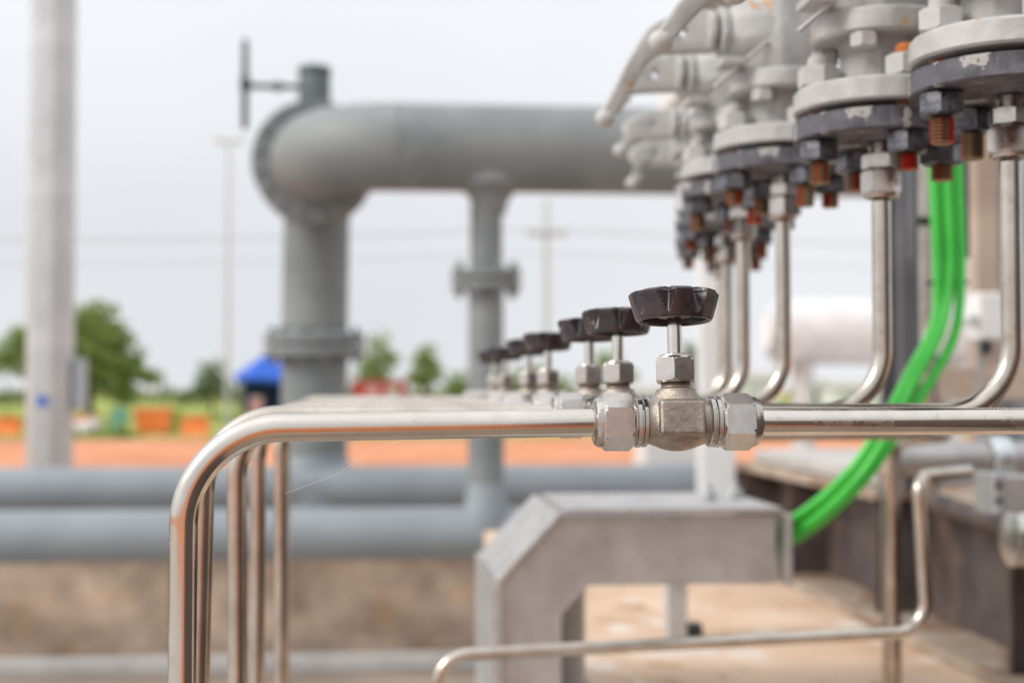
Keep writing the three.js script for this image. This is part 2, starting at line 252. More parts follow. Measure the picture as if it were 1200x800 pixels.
{
  const t = thing('overhead_pipe', 'large grey overhead pipe ending in an elbow with bolted flange', 'pipe', [0, 0, 0]);
  part('pipe', sweep(route([[4.6, 3.275, -8.1], [-0.432, 3.275, -8.1], [-0.432, 3.275, -8.66]], 0.5, 26), 0.252, 56), M.pipePaint, t);
  for (const x of [0.07, 2.3]) part('weld_seam', rotZ(new THREE.TorusGeometry(0.252, 0.006, 8, 56), 0).rotateY(Math.PI / 2).translate(x, 3.275, -8.1), M.pipePaint, t);
  part('support_leg', cyl(0.13, 0.13, 3.2, 24, 4.4, 1.6, -8.1), M.pipePaint, t);
  pipeFlange(t, 0.372, 0.24, 0.065, 0, M.pipePaint, 'z', [-0.432, 3.275, -8.66]);
  const r = thing('riser_pipe', 'grey vertical pipe with a flange collar below the large elbow', 'pipe', [0, 0, 0]);
  pipeFlange(r, 0.372, 0.2, 0.065, 0, M.pipePaint, 'z', [-0.432, 3.275, -8.86]);
  flangeBolts(r, 0.325, 0.34, 16, 0.026, M.pipePaint, 'z', [-0.432, 3.275, -8.76]);
  part('elbow', sweep(route([[-0.432, 3.275, -8.86], [-0.432, 3.275, -9.2], [-0.445, 2.27, -9.2]], 0.3, 20), 0.212, 48), M.pipePaint, r);
  part('pipe', cyl(0.212, 0.212, 0.95, 48, -0.445, 1.66, -9.2), M.pipePaint, r);
  pipeFlange(r, 0.325, 0.2, 0.06, 0, M.pipePaint, 'y', [-0.445, 2.215, -9.2]);
  pipeFlange(r, 0.325, 0.2, 0.06, 0, M.pipePaint, 'y', [-0.445, 2.135, -9.2]);
  flangeBolts(r, 0.275, 0.24, 12, 0.026, M.pipePaint, 'y', [-0.445, 2.175, -9.2]);
  part('base_collar', lathe([[0.205, 0.16], [0.212, 0.16], [0.235, 0.06], [0.29, 0], [0.29, -0.3], [0.2, -0.3]]).translate(-0.445, 1.32, -9.2), M.linePaint, r);
  const v = thing('butterfly_valve', 'dark grey butterfly valve with upright gear box and black side handwheel', 'valve', [-0.432, 3.275, -8.76]);
  part('valve_body', rotX(lathe([[0.22, -0.06], [0.33, -0.06], [0.33, 0.06], [0.22, 0.06]], 48), Math.PI / 2), M.darkTeal, v);
  part('neck', cyl(0.075, 0.075, 0.2, 24, 0, 0.36, 0), M.darkTeal, v);
  part('gear_box', lathe([[0, 0.33], [0.085, 0.33], [0.098, 0.345], [0.098, 0.545], [0.09, 0.56], [0.104, 0.562], [0.104, 0.59], [0.09, 0.6], [0, 0.6]], 32), M.darkTeal, v);
  part('stem', bar([-0.09, 0.475, 0], [-0.43, 0.475, 0], 0.017, 14), M.blackIron, v);
  part('stem_collar', bar([-0.2, 0.475, 0], [-0.25, 0.475, 0], 0.028, 14), M.blackIron, v);
  const hw = part('handwheel', new THREE.TorusGeometry(0.255, 0.02, 12, 48).rotateY(Math.PI / 2).translate(-0.42, 0.475, 0), M.blackIron, v); hw.rotation.y = 0.097;
  for (let i = 0; i < 4; i++) { const a = i * Math.PI / 2 + 0.2; part('spoke', bar([-0.42, 0.475, 0], [-0.42, 0.475 + 0.25 * Math.cos(a), 0.25 * Math.sin(a)], 0.014, 10), M.blackIron, hw); }
  part('hub', bar([-0.45, 0.475, 0], [-0.385, 0.475, 0], 0.038, 16), M.blackIron, hw);

  const b = thing('branch_pipe', 'slim grey vertical pipe with a bolted flange dropping from the overhead pipe', 'pipe', [0.58, 0, -8.1]);
  part('upper_pipe', cyl(0.092, 0.092, 0.56, 36, 0, 2.82, 0), M.pipePaint, b);
  part('saddle', lathe([[0.088, 2.9], [0.094, 2.9], [0.102, 2.955], [0.125, 3.0], [0.165, 3.035], [0.20, 3.06], [0.20, 3.16], [0.088, 3.16]], 40).translate(0.02, 0, 0), M.pipePaint, b);
  pipeFlange(b, 0.2, 0.085, 0.046, 0, M.pipePaint, 'y', [0, 2.55, 0]);
  pipeFlange(b, 0.2, 0.085, 0.046, 0, M.pipePaint, 'y', [0, 2.488, 0]);
  flangeBolts(b, 0.168, 0.21, 8, 0.026, M.pipePaint, 'y', [0, 2.519, 0]);
  part('lower_pipe', cyl(0.104, 0.1, 1.4, 36, 0, 1.8, 0), M.pipePaint, b);
  part('weld_collar', lathe([[0.1, 1.36], [0.106, 1.36], [0.118, 1.26], [0.15, 1.2], [0.15, 1.12], [0.1, 1.12]], 36), M.linePaint, b);
  const f = thing('ground_pipe', 'nearer of the two blue grey pipes lying low before the wall', 'pipe', [0, 0, 0], 'low blue grey pipes');
  part('pipe', bar([-14, 1.08, -8.1], [9, 1.08, -8.1], 0.147, 48), M.linePaint, f);
  for (const x of [-5.6, 5.2]) part('pedestal', box(0.3, 0.94, 0.4, x, 0.47, -8.1, 0.01), M.concrete, f);
  const k = thing('ground_pipe', 'farther of the two blue grey pipes, meeting the foot of the thick riser', 'pipe', [0, 0, 0], 'low blue grey pipes');
  part('pipe', bar([-14, 1.27, -9.05], [9, 1.27, -9.05], 0.142, 48), M.linePaint, k);
  for (const x of [-6.3, 5.9]) part('pedestal', box(0.3, 1.14, 0.4, x, 0.57, -9.05, 0.01), M.concrete, k);
}

// ---------------------------------------------------------------- instrument tubes with needle valves
const TY = 1.8845;
const ROW = [ // depth, left leg x, right riser x, tilt back, wheel turn, label word
  { z: -0.651, lx: -0.0878, rx: 0.47, tilt: 0.10, turn: 0.04 },
  { z: -0.815, lx: -0.1006, rx: 0.372, tilt: 0.055, turn: 0.30 },
  { z: -0.930, lx: -0.0948, rx: 0.334, tilt: 0.04, turn: 0.62 },
  { z: -1.169, lx: -0.1015, rx: 0.3346, tilt: 0.035, turn: 0.15 },
  { z: -1.328, lx: -0.0951, rx: 0.341, tilt: 0.05, turn: 0.5 },
  { z: -1.582, lx: -0.1105, rx: 0.387, tilt: 0.03, turn: 0.2 },
  { z: -1.745, lx: -0.1188, rx: 0.421, tilt: 0.06, turn: 0.7 },
];
const ORD = ['nearest', 'second', 'third', 'fourth', 'fifth', 'sixth', 'farthest'];
// cast body: smooth union of a bulged barrel, a bonnet neck and two flat bosses (metres about the tube axis)
function castBody() {
  const n = 104, half = 0.0225, mc = new MarchingCubes(n, new THREE.MeshBasicMaterial(), false, false, 200000);
  const smin = (a, b, k) => { const h = Math.max(0, Math.min(1, 0.5 + 0.5 * (b - a) / k)); return b + (a - b) * h - k * h * (1 - h); };
  const rbox = (x, y, z, hx, hy, hz, r) => { const qx = Math.abs(x) - hx + r, qy = Math.abs(y) - hy + r, qz = Math.abs(z) - hz + r; return Math.hypot(Math.max(qx, 0), Math.max(qy, 0), Math.max(qz, 0)) + Math.min(Math.max(qx, qy, qz), 0) - r; };
  const cap = (r, h, R, H) => { const dx = r - R, dy = Math.abs(h) - H; return Math.min(Math.max(dx, dy), 0) + Math.hypot(Math.max(dx, 0), Math.max(dy, 0)); };
  for (let k = 0; k < n; k++) for (let j = 0; j < n; j++) for (let i = 0; i < n; i++) {
    const x = (i - n / 2) / (n / 2) * half, y = (j - n / 2) / (n / 2) * half, z = (k - n / 2) / (n / 2) * half;
    const q = Math.hypot(y, z);
    let d = cap(q, x, 0.0100, 0.0158);                                             // barrel ends
    d = smin(d, Math.hypot(x / 1.32, y * 1.0, z * 1.03) - 0.0136, 0.002);          // belly
    const ny = y - 0.004, nr = Math.hypot(x, z);
    d = smin(d, cap(nr, y - 0.0105, 0.0092, 0.0045), 0.004);                       // shoulder
    d = smin(d, cap(nr, y - 0.0135, 0.0066, 0.006), 0.0022);                        // neck
    d = smin(d, rbox(x - 0.0003, y - 0.0012, Math.abs(z) - 0.0085, 0.0104, 0.0080, 0.0055, 0.0016), 0.0011); // flat bosses
    mc.field[i + j * n + k * n * n] = -d;
  }
  mc.isolation = 0; mc.update();
  const g = new THREE.BufferGeometry();
  g.setAttribute('position', new THREE.BufferAttribute(mc.positionArray.slice(0, mc.count * 3), 3));
  g.setAttribute('normal', new THREE.BufferAttribute(mc.normalArray.slice(0, mc.count * 3), 3));
  g.scale(half, half, half); g.computeBoundingBox();
  return muv(g);
}
// knob: fluted cone, hollow below with a hub
function knob() {
  const rows = [ // r, y, flute share
    [0.0034, 0.0022, 0], [0.0075, 0.0022, 0], [0.0082, 0.0032, 0], [0.0086, 0.0085, 0], [0.0142, 0.0085, 0], [0.0152, 0.0012, 0], [0.0160, 0.0002, 0], [0.0172, 0.0002, 0], [0.0180, 0.0012, 0.02],
    [0.0185, 0.0025, 0.08], [0.0189, 0.004, 0.2], [0.0194, 0.0056, 0.36], [0.0199, 0.0074, 0.55], [0.0205, 0.0096, 0.78], [0.0211, 0.0116, 1], [0.0212, 0.0125, 1], [0.0206, 0.0133, 1], [0.0192, 0.0139, 0.9], [0.016, 0.0145, 0.4], [0.009, 0.0150, 0], [0.0001, 0.0152, 0]];
  const N = 256, pos = [], idx = [];
  for (const [r, y, f] of rows) for (let i = 0; i < N; i++) {
    const t = i / N * 2 * Math.PI, m = ((t * 8 / (2 * Math.PI)) % 1) - 0.5, w = 0.06 + 0.2 * Math.min(1, f), g = Math.abs(m) < w ? 1 - (m / w) * (m / w) : 0;
    const q = r - f * g * 0.0062; pos.push(q * Math.cos(t), y, q * Math.sin(t));
  }
  for (let j = 0; j + 1 < rows.length; j++) for (let i = 0; i < N; i++) { const a = j * N + i, b = j * N + (i + 1) % N; idx.push(a, a + N, b, b, a + N, b + N); }
  const g = new THREE.BufferGeometry(); g.setAttribute('position', new THREE.Float32BufferAttribute(pos, 3)); g.setIndex(idx);
  return muv(toCreasedNormals(g, 0.3));
}
const compNut = (() => { // hex nut with turned collar, axis x, tube side toward -x, starts at the inner face
  const hex = rotZ(hexNut(0.0233, 0.0152, 0.13), Math.PI / 2); hex.rotateX(0);                            // now runs from 0 to -x
  const col = rotZ(lathe([[0.0064, -0.001], [0.0116, -0.001], [0.0116, 0.0010], [0.0107, 0.0027], [0.0090, 0.0035], [0.0066, 0.0035], [0.0064, 0.003]], 48), Math.PI / 2).translate(-0.0152, 0, 0);
  return { hex, col };
})();
const endRings = rotZ(lathe([[0.006, 0], [0.0113, 0], [0.0117, 0.0005], [0.0117, 0.0020], [0.0108, 0.0024], [0.0108, 0.0029], [0.0119, 0.0033], [0.0119, 0.0050], [0.0112, 0.0056], [0.0112, 0.0062], [0.006, 0.0062]], 56), Math.PI / 2).translate(-0.0145, 0, 0);
const VG = { body: castBody(), knob: knob(), bonnet: rotY(hexNut(0.0176, 0.0122, 0.14), 0), bonnetCap: lathe([[0.0034, 0], [0.0076, 0], [0.0074, 0.0008], [0.0060, 0.0014], [0.0034, 0.0014]], 32), stem: cyl(0.00345, 0.00345, 0.0215, 28, 0, 0.01075, 0),
  neckThread: lathe([...Array(13)].map((_, i) => [0.0066 + (i % 2 ? 0.0004 : 0), 0.0150 + i * 0.0003]), 32) };
ROW.forEach((r, i) => {
  const lab = i === 0 ? 'nearest needle valve with dark fluted knob, in sharp focus on the front tube' : `${ORD[i]} needle valve ${i === 6 ? 'in the row' : 'from the front'}, dark fluted knob on steel stem`;
  const t = thing('needle_valve', lab, 'valve', [0.1353, TY, r.z], 'needle valves in a row on the steel tubes');
  t.rotation.x = -r.tilt;
  part('valve_body', VG.body, M.cast, t);
  part('neck_thread', VG.neckThread, M.cast, t);
  for (const s of [0, 1]) {
    const n = part('compression_nut', compNut.hex, M.machined, t), c = part('collar', compNut.col, M.machined, n), e = part('end_ring', endRings, M.machined, t);
    n.position.x = s ? 0.0205 : -0.0205; if (s) { n.rotation.y = Math.PI; e.rotation.y = Math.PI; }
    n.rotation.x = (s ? -1 : 1) * r.tilt * 0.6 + (i ? rr(-0.4, 0.4) : 0.02);
  }
  const bn = part('bonnet_nut', VG.bonnet, M.machined, t); bn.position.y = 0.018; bn.rotation.y = (i ? rr(-0.4, 0.1) : -0.24) + Math.PI / 2;
  part('cap_ring', VG.bonnetCap, M.machined, bn).position.y = 0.0121;
  part('stem', VG.stem, M.tube, t).position.y = 0.0295;
  const k = part('knob', VG.knob, M.bakelite, t); k.position.y = 0.0468; k.rotation.y = r.turn;
  // tubes: left run bends down to the ground, right run bends up to the flange
  const sag = i === 0 ? 0.0026 : rr(-0.0008, 0.0008), R = 0.043;
  solo('steel_tube', sweep(route([[0.1353 - 0.021, TY, r.z], [r.lx, TY - sag, r.z + (i ? 0 : 0.012)], [r.lx + (i ? rr(-0.035, 0.02) : 0.001), 0.06, r.z + (i ? 0 : 0.016)]], R, 22), 0.00635, 48), i ? M.satinTube : M.tube,
    i === 0 ? 'front bright steel tube bending down at left of the nearest valve' : `steel tube bending down at the left of the ${ORD[i]} valve`, 'tube', 'steel tubes left of the valves');
  const b = [0, 2.075, 2.066, 2.080, 2.080, 2.080, 2.076][i];
  if (i) solo('steel_tube', sweep(route([[0.1353 + 0.021, TY, r.z], [r.rx, TY + sag, r.z], [r.rx, b - 0.04, r.z]], 0.042, 20), 0.00635, 40), M.satinTube, `steel tube rising from the right of the ${ORD[i]} valve to its flange`, 'tube', 'steel tubes right of the valves');
  else solo('steel_tube', sweep(route([[0.1353 + 0.021, TY, r.z], [r.rx, TY, r.z - 0.004], [r.rx, TY + 0.16, r.z - 0.004]], 0.042, 20), 0.00635, 48), M.tube, 'front steel tube running from the nearest valve to the right edge', 'tube', 'steel tubes right of the valves');
});

// ---------------------------------------------------------------- flanged ball valves above the risers
const flangeG = lathe([[0.008, 0], [0.0565, 0], [0.058, 0.0012], [0.058, 0.0128], [0.0568, 0.0142], [0.008, 0.0142]], 72);
const gasketG = lathe([[0.008, 0], [0.030, 0], [0.030, 0.0052], [0.008, 0.0052]], 40);
const upperG = lathe([[0.008, 0], [0.0562, 0], [0.058, 0.0015], [0.0578, 0.0135], [0.0560, 0.0155], [0.037, 0.0165], [0.033, 0.018], [0.008, 0.018]], 72);
const nutG = hexNut(0.0245, 0.0138, 0.12), studG = (() => { const p = [[0, -0.0195], [0.005, -0.0195], [0.0064, -0.0185]]; for (let i = 0; i < 7; i++) { p.push([0.0076, -0.0178 + i * 0.0026], [0.0059, -0.0165 + i * 0.0026]); } p.push([0, 0.001]); return lathe(p, 24); })();
const shankG = cyl(0.007, 0.007, 0.045, 16, 0, 0.0225, 0);
const tipG = lathe([[0, 0], [0.0072, 0], [0.0074, 0.006], [0.0060, 0.008], [0, 0.0085]], 18);
const fitG = { nipple: lathe([[0, -0.001], [0.0095, -0.001], [0.0095, -0.004], [0.0085, -0.0045], [0.0085, -0.010], [0, -0.010]].reverse(), 32), hex: hexNut(0.0222, 0.0105, 0.12), nut: hexNut(0.0232, 0.0165, 0.12), col: lathe([[0.0062, -0.0035], [0.0088, -0.0035], [0.0116, -0.0024], [0.0118, -0.0006], [0.0112, 0.0], [0.0062, 0]], 36) };
const neckG = lathe([[0.008, 0.034], [0.032, 0.034], [0.0275, 0.040], [0.0265, 0.06], [0.029, 0.0665], [0.008, 0.0665]], 48);
const bodyFlangeG = lathe([[0.008, 0.066], [0.044, 0.066], [0.0462, 0.068], [0.0462, 0.080], [0.0445, 0.0825], [0.008, 0.0825]], 56);
const bodyG = lathe([[0.01, 0.082], [0.037, 0.082], [0.0395, 0.088], [0.0405, 0.110], [0.0395, 0.135], [0.034, 0.156], [0.028, 0.168], [0.0265, 0.195], [0.01, 0.195]], 56);
const topFlangeG = lathe([[0.01, 0.194], [0.056, 0.194], [0.058, 0.196], [0.058, 0.209], [0.056, 0.211], [0.01, 0.211]], 56);
const riserG = lathe([[0.01, 0.21], [0.024, 0.21], [0.022, 0.23], [0.022, 0.62], [0.01, 0.62]], 36);
const bonnetG = rotZ(lathe([[0, 0], [0.033, 0], [0.0325, 0.012], [0.026, 0.026], [0.0185, 0.036], [0.0185, 0.040], [0, 0.040]], 40), Math.PI / 2); // runs toward -x
const discG = rotZ(lathe([[0, 0], [0.019, 0], [0.0205, 0.0012], [0.0205, 0.005], [0.019, 0.0062], [0, 0.0062]], 40), Math.PI / 2);
const stemG = rotZ(cyl(0.008, 0.008, 0.021, 20, 0, 0.0105, 0), Math.PI / 2);
function leverG(kx, ky) { // side outline of the cast lever in x,y about the stem; kx,ky = end of the arm
  const s = new THREE.Shape();
  s.moveTo(0.004, 0.0175); s.bezierCurveTo(-0.016, 0.018, -0.034, 0.013, -0.046, 0.006); s.bezierCurveTo(-0.056, 0.0, -0.058, -0.006, kx * 0.84 - 0.004, ky * 0.62 + 0.004); s.lineTo(kx - 0.0042, ky + 0.003);
  s.lineTo(kx + 0.0042, ky - 0.003); s.lineTo(kx * 0.8 + 0.005, ky * 0.62 - 0.004); s.bezierCurveTo(-0.053, -0.026, -0.047, -0.0205, -0.036, -0.0195); s.lineTo(0.004, -0.0175); s.closePath();
  const h = new THREE.Path(); h.absarc(-0.022, -0.002, 0.0033, 0, 2 * Math.PI, true); s.holes.push(h);
  const g = new THREE.ExtrudeGeometry(s, { depth: 0.006, bevelEnabled: true, bevelSize: 0.002, bevelThickness: 0.003, bevelSegments: 3, bevelOffset: -0.002, curveSegments: 16 }); g.translate(0, 0, -0.0035);
  return muv(toCreasedNormals(g, 0.7));
}
const knobBallG = (() => { const g = new THREE.SphereGeometry(0.0084, 24, 16); g.scale(1, 0.9, 1); return muv(g); })();
const FL = [
  { i: 1, b: 2.075, rot: 0.15, lever: [-0.104, -0.062], where: 'rightmost flanged grey ball valve, cut by the right edge' },
  { i: 2, b: 2.066, rot: 0.1, lever: [-0.087, -0.0545], where: 'flanged grey ball valve with the topmost lever, second from the right' },
  { i: 3, b: 2.080, rot: 0.2, lever: [-0.088, -0.0745], where: 'flanged grey ball valve whose long cranked lever reaches farthest left' },
  { i: 4, b: 2.080, rot: 0.05, lever: [-0.060, -0.032], where: 'flanged grey ball valve fourth from the right, lever behind the longest one' },
  { i: 5, b: 2.080, rot: 0.25, lever: [-0.058, -0.031], where: 'flanged grey ball valve fifth from the right with a short blunt lever' },
  { i: 6, b: 2.076, rot: 0.1, lever: [-0.05, -0.04], where: 'farthest flanged ball valve, almost hidden behind the others' },
];
for (const f of FL) {
  const t = thing('flanged_valve', f.where, 'valve', [ROW[f.i].rx, f.b, ROW[f.i].z], 'flanged ball valves above the tubes');
  part('lower_flange', flangeG, M.blackPaint, t).rotation.y = rr(0, 6);
  part('gasket', gasketG, M.blackPlastic, t).position.y = 0.0142;
  const u = part('upper_flange', upperG, M.greyPaint, t); u.position.y = 0.0190; u.rotation.y = rr(0, 6);
  for (let k = 0; k < 4; k++) {
    const a = Math.PI + f.rot + k * Math.PI / 2 - 0.05, x = 0.0435 * Math.cos(a), z = 0.0435 * Math.sin(a) * -1;
    const st = part('stud', shankG, M.rustThread, t); st.position.set(x, -0.004, z);
    const n0 = part('lower_nut', nutG, M.blackNut, st); n0.position.y = -0.0105; n0.rotation.y = rr(0, 1);
    const th = part('thread', studG, (k + f.i) % 2 ? M.redThread : M.rustThread, st); th.position.y = -0.0105; th.rotation.y = rr(0, 6); th.scale.y = rr(0.5, 0.95);
    const n1 = part('upper_nut', nutG, M.greyPaint, st); n1.position.y = 0.0395; n1.rotation.y = rr(0, 1);
    part('stud_tip', tipG, k % 2 ? M.orangeRust : M.greyPaint, st).position.y = 0.0525;
  }
  const fit = part('tube_fitting', fitG.nipple, M.machined, t);
  const hx = part('fitting_hex', fitG.hex, M.machined, fit); hx.position.y = -0.0185; hx.rotation.y = rr(0, 1);
  const nt = part('fitting_nut', fitG.nut, M.machined, fit); nt.position.y = -0.0355; nt.rotation.y = rr(0, 1);
  part('fitting_collar', fitG.col, M.machined, fit).position.y = -0.0352;
  part('neck', neckG, M.greyPaint, t);
  part('body_flange', bodyFlangeG, M.greyPaint, t);
  for (let k = 0; k < 4; k++) { const a = f.rot + 0.5 + k * Math.PI / 2; const n = part('body_nut', nutG, M.greyPaint, t); n.scale.setScalar(0.68); n.position.set(0.038 * Math.cos(a), 0.0565, 0.038 * Math.sin(a)); }
  part('body', bodyG, M.greyPaint, t);
  part('top_flange', topFlangeG, M.greyPaint, t);
  part('riser', riserG, M.greyPaint, t);
  const bn = part('bonnet', bonnetG, M.greyPaint, t); bn.position.set(-0.012, 0.119, 0.004);
  const d0 = part('disc', discG, M.greyPaint, t); d0.position.set(-0.050, 0.119, 0.004);
  const d1 = part('disc', discG, M.greyPaint, t); d1.position.set(-0.060, 0.119, 0.004); d1.scale.set(1, 0.86, 0.86);
  part('stem', stemG, M.greyPaint, t).position.set(-0.045, 0.119, 0.004);
  const lv = part('lever', leverG(...f.lever), M.greyPaint, t); lv.position.set(-0.064, 0.119, 0.004); lv.rotation.y = 0;
  part('lever_knob', knobBallG, M.greyPaint, lv).position.set(f.lever[0], f.lever[1], 0);
  part('lock_rod', bar([-0.066, 0.066, 0.032], [-0.022, 0.104, 0.036], 0.0017, 10), M.galv, t);
  part('lock_bracket', box(0.02, 0.006, 0.03, -0.05, 0.088, 0.022, 0.001), M.greyPaint, t);
}

// ---------------------------------------------------------------- skid, deck, supports at right
{
  const d = thing('concrete_plinth', 'sandy tan concrete plinth under the skid beams', 'plinth', [0, 0, 0]);
  part('plinth_block', box(3.2, 1.36, 3.5, 1.90, 0.68, -2.45, 0.01), M.concrete, d);
  part('deck_slab', box(3.22, 0.12, 3.52, 1.905, 1.42, -2.45, 0.008), M.deck, d);
  // skid beam: I section along the row
  const b = thing('skid_beam', 'dark rusty I-beam with dusty flanges at the right of the deck', 'beam', [0, 0, 0]);
  part('bottom_flange', box(0.2, 0.016, 2.6, 0.955, 1.489, -2.17, 0.002), M.dustySteel, b);
  part('web', box(0.014, 0.205, 2.58, 0.975, 1.5995, -2.17), M.beamSteel, b);
  part('top_flange', box(0.24, 0.018, 1.0, 0.985, 1.711, -2.965, 0.002), M.dustySteel, b);
  part('end_plate', box(0.2, 0.2, 0.012, 0.965, 1.5995, -3.455), M.beamSteel, b);
  for (const z of [-3.05, -2.5, -1.95]) part('stiffener', box(0.085, 0.203, 0.012, 0.925, 1.5995, z), M.beamSteel, b);
  const cp = thing('base_plate', 'rusty brown plate with a curved dark edge on the skid beam', 'plate', [0, 1.702, 0]);
  const s = new THREE.Shape(); s.moveTo(1.05, 2.47); s.bezierCurveTo(0.93, 2.46, 0.90, 2.2, 0.872, 1.95); s.bezierCurveTo(0.84, 1.7, 0.80, 1.4, 0.80, 1.0); s.lineTo(2.3, 1.0); s.lineTo(2.3, 2.47); s.closePath();
  const g = new THREE.ExtrudeGeometry(s, { depth: 0.024, bevelEnabled: true, bevelSize: 0.003, bevelThickness: 0.003, bevelSegments: 2, curveSegments: 24 }); g.rotateX(-Math.PI / 2);
  part('plate', muv(g), M.dustySteel, cp);
  part('plate_rim', sweep(new THREE.CatmullRomCurve3([V(1.02, 0.008, -2.474), V(0.935, 0.008, -2.36), V(0.892, 0.008, -2.1), V(0.866, 0.008, -1.9), V(0.823, 0.008, -1.55), V(0.797, 0.008, -1.0)]).getPoints(40), 0.017, 14), M.beamSteel, cp);
  const lp = thing('grey_slab', 'pale grey plate lying on the far end of the skid beam', 'plate', [0, 0, 0]);
  part('plate', box(0.9, 0.03, 0.95, 1.36, 1.7365, -2.97, 0.004), M.concrete, lp);

  // galvanised knee frame: recessed web plate with an outer rim
  const k = thing('support_bracket', 'galvanised steel knee bracket with a leg at left and arm to right', 'bracket', [0, 0, 0]);
  const outer = [[0.142, 0.03], [0.142, 1.657], [0.222, 1.743], [0.496, 1.743]];
  part('web_plate', plate([[0.145, 0.03], [0.145, 1.656], [0.2235, 1.741], [0.494, 1.741], [0.494, 1.654], [0.256, 1.654], [0.2205, 1.618], [0.2205, 0.03]], 0.006, 0.0008).translate(0, 0, -1.768), M.galv, k);
  const rim = (x0, y0, x1, y1, dep = 0.27) => { const L = Math.hypot(x1 - x0, y1 - y0), g2 = box(L, 0.007, dep, L / 2, 0.0035, -1.75 - dep / 2, 0.0012); g2.rotateZ(Math.atan2(y1 - y0, x1 - x0)); return mv(g2, x0, y0, 0); };
  part('leg_rim', rim(0.142, 0.03, 0.142, 1.657, 0.36), M.galv, k);
  part('knee_rim', rim(0.1425, 1.6585, 0.2217, 1.7438, 0.3), M.galv, k);
  part('arm_rim', rim(0.2225, 1.7443, 0.4968, 1.7443, 0.26), M.galv, k);
  part('end_rim', rim(0.5038, 1.742, 0.5038, 1.654, 0.05).translate(0, 0, 0), M.galv, k);
  part('foot_plate', box(0.2, 0.012, 0.42, 0.18, 0.068, -1.9), M.galv, k);
  for (const [x, z] of [[0.43, -1.86], [0.475, -1.9]]) part('clamp_bolt', merge(mv(hexNut(0.02, 0.012), x, 1.7515, z), cyl(0.005, 0.005, 0.022, 12, x, 1.762, z)), M.zinc, k);
  const p = thing('short_post', 'short grey green post standing on the deck beneath the bracket arm', 'post', [0.487, 1.48, -2.36]);
  part('post', box(0.034, 0.115, 0.034, 0, 0.0575, 0, 0.003), M.concrete, p);
  part('cap_plate', box(0.105, 0.012, 0.08, 0.025, 0.121, 0, 0.002), M.column, p);
  part('foot', box(0.026, 0.028, 0.03, 0.031, 0.014, 0.0, 0.004), M.blackPlastic, p);
  solo('pale_post', bar([0.265, 0.06, -1.99], [0.265, 1.71, -1.99], 0.017, 24), M.paleConcrete, 'slim pale upright pipe just right of the bracket leg', 'post');
}
// small tubing below
solo('small_tube', sweep(route([[0.60, 1.815, -1.42], [0.519, 1.815, -1.35], [0.527, 1.664, -1.35], [0.05, 1.652, -1.33], [0.036, 0.06, -1.33]], [0.02, 0.03, 0.03, 0.026].map(x => x), 14), 0.0063, 24), M.satinTube, 'thin steel tube crossing low in front of the bracket and bending up at right', 'tube');
solo('branch_tube', sweep(route([[0.31, 1.8845, -1.575], [0.352, 1.849, -1.50], [0.64, 1.849, -1.55], [0.692, 1.822, -1.9]], [0.03, 0.06], 12), 0.0063, 24), M.satinTube, 'steel tube just below the front tube, right of the nearest valve', 'tube');
{
  const c = thing('conduit', 'galvanised conduit running to the right edge below the front tube', 'conduit', [0, 0, 0]);
  part('pipe', bar([0.70, 1.802, -1.9], [1.5, 1.808, -1.9], 0.0225, 28), M.galv, c);
  part('end_fitting', lathe([[0, -0.05], [0.0165, -0.05], [0.0165, -0.02], [0.021, -0.018], [0.021, 0.026], [0.017, 0.03], [0, 0.03]], 24).translate(0.692, 1.802, -1.9), M.satinTube, c);
  part('drop_pipe', cyl(0.0125, 0.0125, 0.28, 20, 0.692, 1.622, -1.9), M.satinTube, c);
  const cl = thing('pipe_clamp', 'bright zinc pipe clamp round the conduit near the right edge', 'clamp', [0.845, 1.804, -1.9]);
  part('strap', new THREE.TorusGeometry(0.0262, 0.0045, 10, 40).rotateY(Math.PI / 2).scale(3.4, 1, 1), M.zinc, cl);
  part('ear', box(0.03, 0.05, 0.005, 0, -0.042, 0.022, 0.001), M.zinc, cl);
  part('ear', box(0.03, 0.05, 0.005, 0, -0.042, 0.029, 0.001), M.zinc, cl);
  part('bolt', rotX(hexNut(0.012, 0.008), Math.PI / 2).translate(0, -0.046, 0.032), M.zinc, cl);
  const ch = thing('strut_channel', 'grey strut channel end with a bright slotted plate under the conduit', 'channel', [0.738, 1.751, -1.7]);
  part('channel', box(0.4, 0.042, 0.05, 0.215, 0.021, 0, 0.002), M.galv, ch);
  part('end_plate', box(0.014, 0.05, 0.056, 0.006, 0.021, 0, 0.002), M.zinc, ch);
  for (const y of [0.012, 0.031]) part('slot', rotX(cyl(0.004, 0.004, 0.003, 14), Math.PI / 2).translate(0.006, y, 0.0285), M.blackPlastic, ch);
  const un = thing('hose_union', 'round stainless union cut by the right edge', 'coupling', [0.752, 1.725, -1.6]);
  part('union_nut', rotZ(lathe([[0, -0.03], [0.02, -0.03], [0.032, -0.026], [0.033, -0.012], [0.029, -0.01], [0.029, -0.006], [0.034, -0.004], [0.034, 0.014], [0, 0.014]], 40), -Math.PI / 2), M.machined, un);
  part('pipe', rotZ(cyl(0.02, 0.02, 0.4, 28, 0, -0.2, 0), Math.PI / 2), M.tube, un);
}
